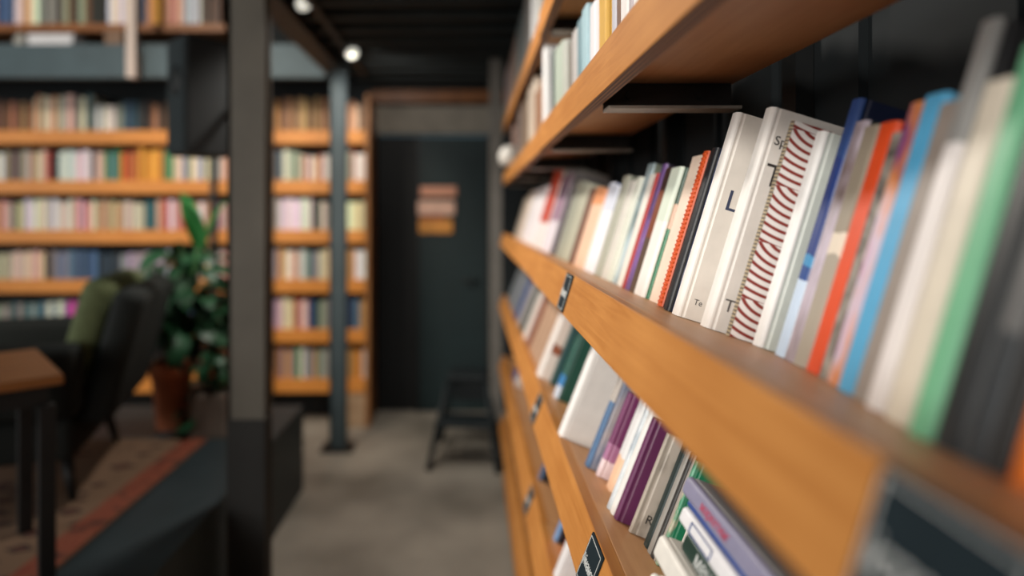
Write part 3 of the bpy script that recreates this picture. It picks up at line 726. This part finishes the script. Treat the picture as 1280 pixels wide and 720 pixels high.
# ------------------------------------------------------------------ seating on the platform
q = MB(); q.box(-3.6, -1.19, .2, 2.885, PZ + .0005, PZ + .012, 0, bev=.003)
m, nt, b = newmat('kilim'); N = nt.nodes; L = nt.links
tc = N.new('ShaderNodeTexCoord'); mp = N.new('ShaderNodeMapping'); mp.inputs['Scale'].default_value = (6.0, 10.0, 1); L.new(tc.outputs['Object'], mp.inputs['Vector'])
vo = N.new('ShaderNodeTexVoronoi'); vo.distance = 'MANHATTAN'; vo.inputs['Scale'].default_value = 1.3; vo.inputs['Randomness'].default_value = .55; L.new(mp.outputs['Vector'], vo.inputs['Vector'])
nz = N.new('ShaderNodeTexNoise'); nz.inputs['Scale'].default_value = 9; L.new(tc.outputs['Object'], nz.inputs['Vector'])
ad = N.new('ShaderNodeMath'); ad.operation = 'MULTIPLY_ADD'; ad.inputs[1].default_value = .5; L.new(nz.outputs['Fac'], ad.inputs[0]); L.new(vo.outputs['Distance'], ad.inputs[2])
rp = N.new('ShaderNodeValToRGB'); e = rp.color_ramp.elements
e[0].position = .3; e[0].color = rgba((26, 18, 15)); e[1].position = .85; e[1].color = rgba((104, 80, 60))
for pos, c in ((.42, (70, 44, 30)), (.55, (78, 34, 22)), (.68, (34, 24, 21))):
    k_ = e.new(pos); k_.color = rgba(c)
L.new(ad.outputs[0], rp.inputs['Fac']); L.new(rp.outputs['Color'], b.inputs['Base Color']); b.inputs['Roughness'].default_value = .95
rg = empty('rug', (-2.4, 1.6, PZ)); tag(rg, 'patterned red brown and cream rug lying on the raised platform', 'rug')
ro = q.build('pile', m, rg); ro.matrix_parent_inverse = Matrix.Translation((2.4, -1.6, -PZ))
q = MB(); q.box(-1.29, -1.192, .2, 2.885, PZ + .012, PZ + .0135); bo = q.build('border', blotch(((104, 42, 26), (120, 60, 38), (52, 26, 18)), 14, .95), rg); bo.matrix_parent_inverse = Matrix.Translation((2.4, -1.6, -PZ))

def cushion(nm, x0, x1, y0, y1, z0, z1, mat, par, bev=.05, M=None):
    q = MB(); q.box(x0, x1, y0, y1, z0, z1); o = q.build(nm, mat, par)
    bv = o.modifiers.new('round', 'BEVEL'); bv.width = bev; bv.segments = 4
    for f in o.data.polygons: f.use_smooth = True
    if M is not None: o.matrix_local = M
    return o
OLIVE = plain((98, 108, 74), .9, .15, 60, bump=.2); OLIVED = plain((20, 25, 23), .85, .18, 50, bump=.2)
ac = empty('armchair', (-1.74, 2.48, PZ + .017), (0, 0, R(16))); tag(ac, 'olive green high-backed armchair turned away on the rug', 'armchair')
# the chair looks towards -x; its tall back leans to +x
Mb = Matrix.Translation((.25, 0, .28)) @ Matrix.Rotation(R(15), 4, 'Y')
cushion('backrest_shell', .02, .13, -.33, .33, 0, .49, OLIVED, ac, .045, Mb)
cushion('back_cushion', -.10, .018, -.28, .28, .14, .495, OLIVE, ac, .05, Mb)
cushion('seat_base', -.36, .27, -.33, .33, .14, .29, OLIVED, ac, .03)
cushion('seat_cushion', -.38, .20, -.27, .27, .292, .42, OLIVE, ac, .045)
for s in (-1, 1):
    cushion('arm', -.38, .30, s * .33 - .055, s * .33 + .055, .30, .56, OLIVED, ac, .045)
for sx_, sy_ in ((-1, -1), (-1, 1), (1, -1), (1, 1)):
    q = MB(); q.tube([(sx_ * .27 - .04, sy_ * .27, .14), (sx_ * .30 - .04, sy_ * .30, 0)], [.022, .014], 10); q.build('leg', BLACK, ac)

tb = empty('coffee_table', (-1.44, 1.77, PZ + .014), (0, 0, R(42))); tag(tb, 'low table with warm wooden top on dark legs, cut by the left edge', 'table')
q = MB(); q.box(-.23, .23, -.23, .23, .545, .572, bev=.004); q.build('tabletop', wood((150, 98, 54), (118, 72, 38), (1.2, 9, 20)), tb)
q = MB(); q.box(-.20, .20, -.20, .20, .49, .544); q.build('apron', BLACK, tb)
for a in (-1, 1):
    for c_ in (-1, 1):
        q = MB(); q.box(a * .195 - .02, a * .195 + .02, c_ * .195 - .02, c_ * .195 + .02, 0, .489, bev=.003); q.build('leg', BLACK, tb)

# plants
LEAF = plain((30, 70, 44), .45, .3, 12); LEAF2 = plain((44, 110, 54), .4, .2, 12); TERRA = plain((206, 122, 84), .8, .12, 12); SOIL = plain((40, 30, 24), .95, .3, 60)
def pot_prof(r, h): return [(r * .66, 0), (r * .7, .004), (r * .92, h * .8), (r, h * .8), (r * 1.04, h), (r * .93, h), (r * .9, h * .9)]
def plant(name, label, x, y, z, pot_r, pot_h, potm, crown, n, Ls, leafm, seed, extra=None):
    rnd = random.Random(seed); root = empty(name, (x, y, z)); tag(root, label, 'plant', None)
    q = MB(); q.lathe(pot_prof(pot_r, pot_h), 28); q.build('pot', potm, root)
    q = MB(); q.lathe([(pot_r * .85, pot_h * .85), (pot_r * .88, pot_h * .88), (pot_r * .3, pot_h * .9)], 20); q.build('soil', SOIL, root)
    f = MB(); stt = MB()
    cx, cy, cz, rx, ry, rz = crown
    for k in range(n):
        while 1:
            v = Vector((rnd.uniform(-1, 1), rnd.uniform(-1, 1), rnd.uniform(-1, 1)))
            if v.length < 1: break
        pnt = Vector((cx + v.x * rx, cy + v.y * ry, cz + v.z * rz))
        yaw = math.atan2(v.y, v.x) + rnd.uniform(-.6, .6); Lf = rnd.uniform(*Ls)
        Mx = Matrix.Translation(pnt) @ Matrix.Rotation(yaw, 4, 'Z') @ Matrix.Rotation(rnd.uniform(-.5, .9), 4, 'Y') @ Matrix.Rotation(rnd.uniform(-.5, .5), 4, 'X')
        f.leaf(Mx, Lf, Lf * .55, rnd.uniform(.3, .9))
        if k % 3 == 0:
            b0 = Vector((rnd.uniform(-.3, .3) * pot_r, rnd.uniform(-.3, .3) * pot_r, pot_h * .88))
            stt.tube([b0, b0.lerp(pnt, .5) + Vector((0, 0, .06)), pnt], .004, 5)
    f.build('foliage', leafm, root, recalc=False); stt.build('stem', plain((52, 78, 44), .6), root)
    if extra: extra(root)
    return root
def tall_leaf(root):
    q = MB()
    for k, (yaw, L_, dx) in enumerate(((2.6, .30, .12), (.6, .26, .16), (4.2, .24, .14))):
        Mx = Matrix.Translation((dx, 0, .86)) @ Matrix.Rotation(yaw, 4, 'Z') @ Matrix.Rotation(R(-78), 4, 'Y'); q.leaf(Mx, L_, .11, .25)
    q.tube([(0, 0, .27), (.06, 0, .6), (.13, 0, .88)], .006, 6); q.build('young_leaf', LEAF2, root, recalc=False)
plant('potted_plant', 'tall leafy dark green plant in a terracotta pot behind the armchair', -1.44, 3.08, PZ + .0005, .098, .31, TERRA, (.07, .03, .62, .17, .13, .30), 130, (.11, .2), LEAF, 3, tall_leaf)
# plinth with a second pot, and a planter box in front of it
q = MB(); q.box(-.10, .10, -.10, .10, 0, .16, bev=.004); pl_ = q.build('plant_plinth', wood((120, 92, 70), (92, 68, 50), (9, 9, 1.2)), None, (-1.33, 3.31, PZ)); tag(pl_, 'small wooden plinth under the smaller terracotta pot', 'plinth')
plant('potted_plant', 'small terracotta pot plant on a plinth near the beige column', -1.33, 3.31, PZ + .161, .075, .15, TERRA, (0, 0, .33, .13, .12, .16), 34, (.08, .15), LEAF, 5)
bxp = empty('planter_box', (X_(268, 3.0), 3.0, PZ)); tag(bxp, 'grey brown square planter with trailing green plant beside the column', 'planter')
q = MB(); q.box(-.085, .085, -.085, .085, 0, .20, bev=.005); q.build('box', plain((112, 100, 90), .8, .12, 12), bxp)
q = MB(); q.box(-.075, .075, -.075, .075, .2, .206); q.build('soil', SOIL, bxp)
q = MB(); rnd = random.Random(11)
for k in range(46):
    a = rnd.uniform(0, 2 * PI); r_ = rnd.uniform(.0, .1); zz = .24 + rnd.uniform(0, .14)
    if k % 4 == 0: r_ = .12; zz = rnd.uniform(.03, .2); a = rnd.uniform(2.4, 4.4)
    q.leaf(Matrix.Translation((r_ * math.cos(a), r_ * math.sin(a), zz)) @ Matrix.Rotation(a, 4, 'Z') @ Matrix.Rotation(rnd.uniform(-.2, .9), 4, 'Y'), rnd.uniform(.06, .1), .045, .6)
q.build('foliage', LEAF, bxp, recalc=False)

# ------------------------------------------------------------------ light
wd = bpy.data.worlds.new('world'); bpy.context.scene.world = wd; wd.use_nodes = True
bg = wd.node_tree.nodes['Background']; bg.inputs['Color'].default_value = (.52, .80, .92, 1); bg.inputs['Strength'].default_value = .08
def area(name, loc, target, sx, sy, power, col):
    l = bpy.data.lights.new(name, 'AREA'); l.shape = 'RECTANGLE'; l.size = sx; l.size_y = sy; l.energy = power; l.color = col
    o = bpy.data.objects.new(name, l); C.objects.link(o); o.location = loc
    o.rotation_euler = (Vector(target) - Vector(loc)).to_track_quat('-Z', 'Y').to_euler()
    return o
def spot(name, loc, target, power, ang, col, rad=.05, blend=.5):
    l = bpy.data.lights.new(name, 'SPOT'); l.energy = power; l.spot_size = R(ang); l.spot_blend = blend; l.color = col; l.shadow_soft_size = rad
    o = bpy.data.objects.new(name, l); C.objects.link(o); o.location = loc
    o.rotation_euler = (Vector(target) - Vector(loc)).to_track_quat('-Z', 'Y').to_euler()
    return o
area('soft_key_behind', (-2.9, -3.2, 1.9), (.15, .9, 1.35), 2.6, 1.9, 95, (1, .95, .89))  # unseen source assumed behind the viewer, added to light covers and spines
area('daylight_window_side', (-5.6, .8, 1.9), (0, 1.2, 1.2), 2.4, 1.6, 70, (1, .95, .9))
spot('key_spot', (-1.35, -1.5, 2.25), (.2, 1.65, 1.25), 275, 36, (1, .94, .86), .22, 1)  # added key light, cone narrowed so the near shelf end stays dimmer
spot('hall_lamp', (-2.4, 1.4, 3.3), (-2.6, 4.5, 1.6), 215, 80, (1, .87, .72), .25)
spot('hall_lamp_right', (-1.5, 2.4, 2.9), (-1.3, 4.5, 1.2), 84, 70, (1, .87, .72), .2)
spot('aisle_lamp', (-.69, 2.75, 2.33), (-.2, 2.6, 0), 70, 140, (1, .94, .86), .05, .8)
spot('aisle_lamp_far', (-.67, 3.55, 2.33), (-.2, 4.7, 1.2), 16, 130, (1, .94, .86), .05, .6)
spot('shelf_fill_spot', (-.68, 1.55, 2.36), (.25, 1.3, 1.3), 62, 110, (1, .92, .82), .08, .8)  # unseen fill added past the track's end to brighten the shelf tops
# ------------------------------------------------------------------ camera
cd = bpy.data.cameras.new('camera'); cam = bpy.data.objects.new('camera', cd); C.objects.link(cam)
cam.location = (0, 0, EYE); cam.rotation_euler = (R(90), 0, 0)
cd.sensor_width = 36; cd.lens = 36 * F / 1280
cd.shift_x = (640 - VX) / 1280; cd.shift_y = -(360 - VY) / 1280
cd.clip_start = .02; cd.clip_end = 60
cd.dof.use_dof = True; cd.dof.focus_distance = .80; cd.dof.aperture_fstop = 1.3
sc = bpy.context.scene; sc.camera = cam
vs = sc.view_settings; vs.view_transform = 'Standard'; vs.look = 'None'; vs.exposure = 0; vs.gamma = 1; vs.use_curve_mapping = False
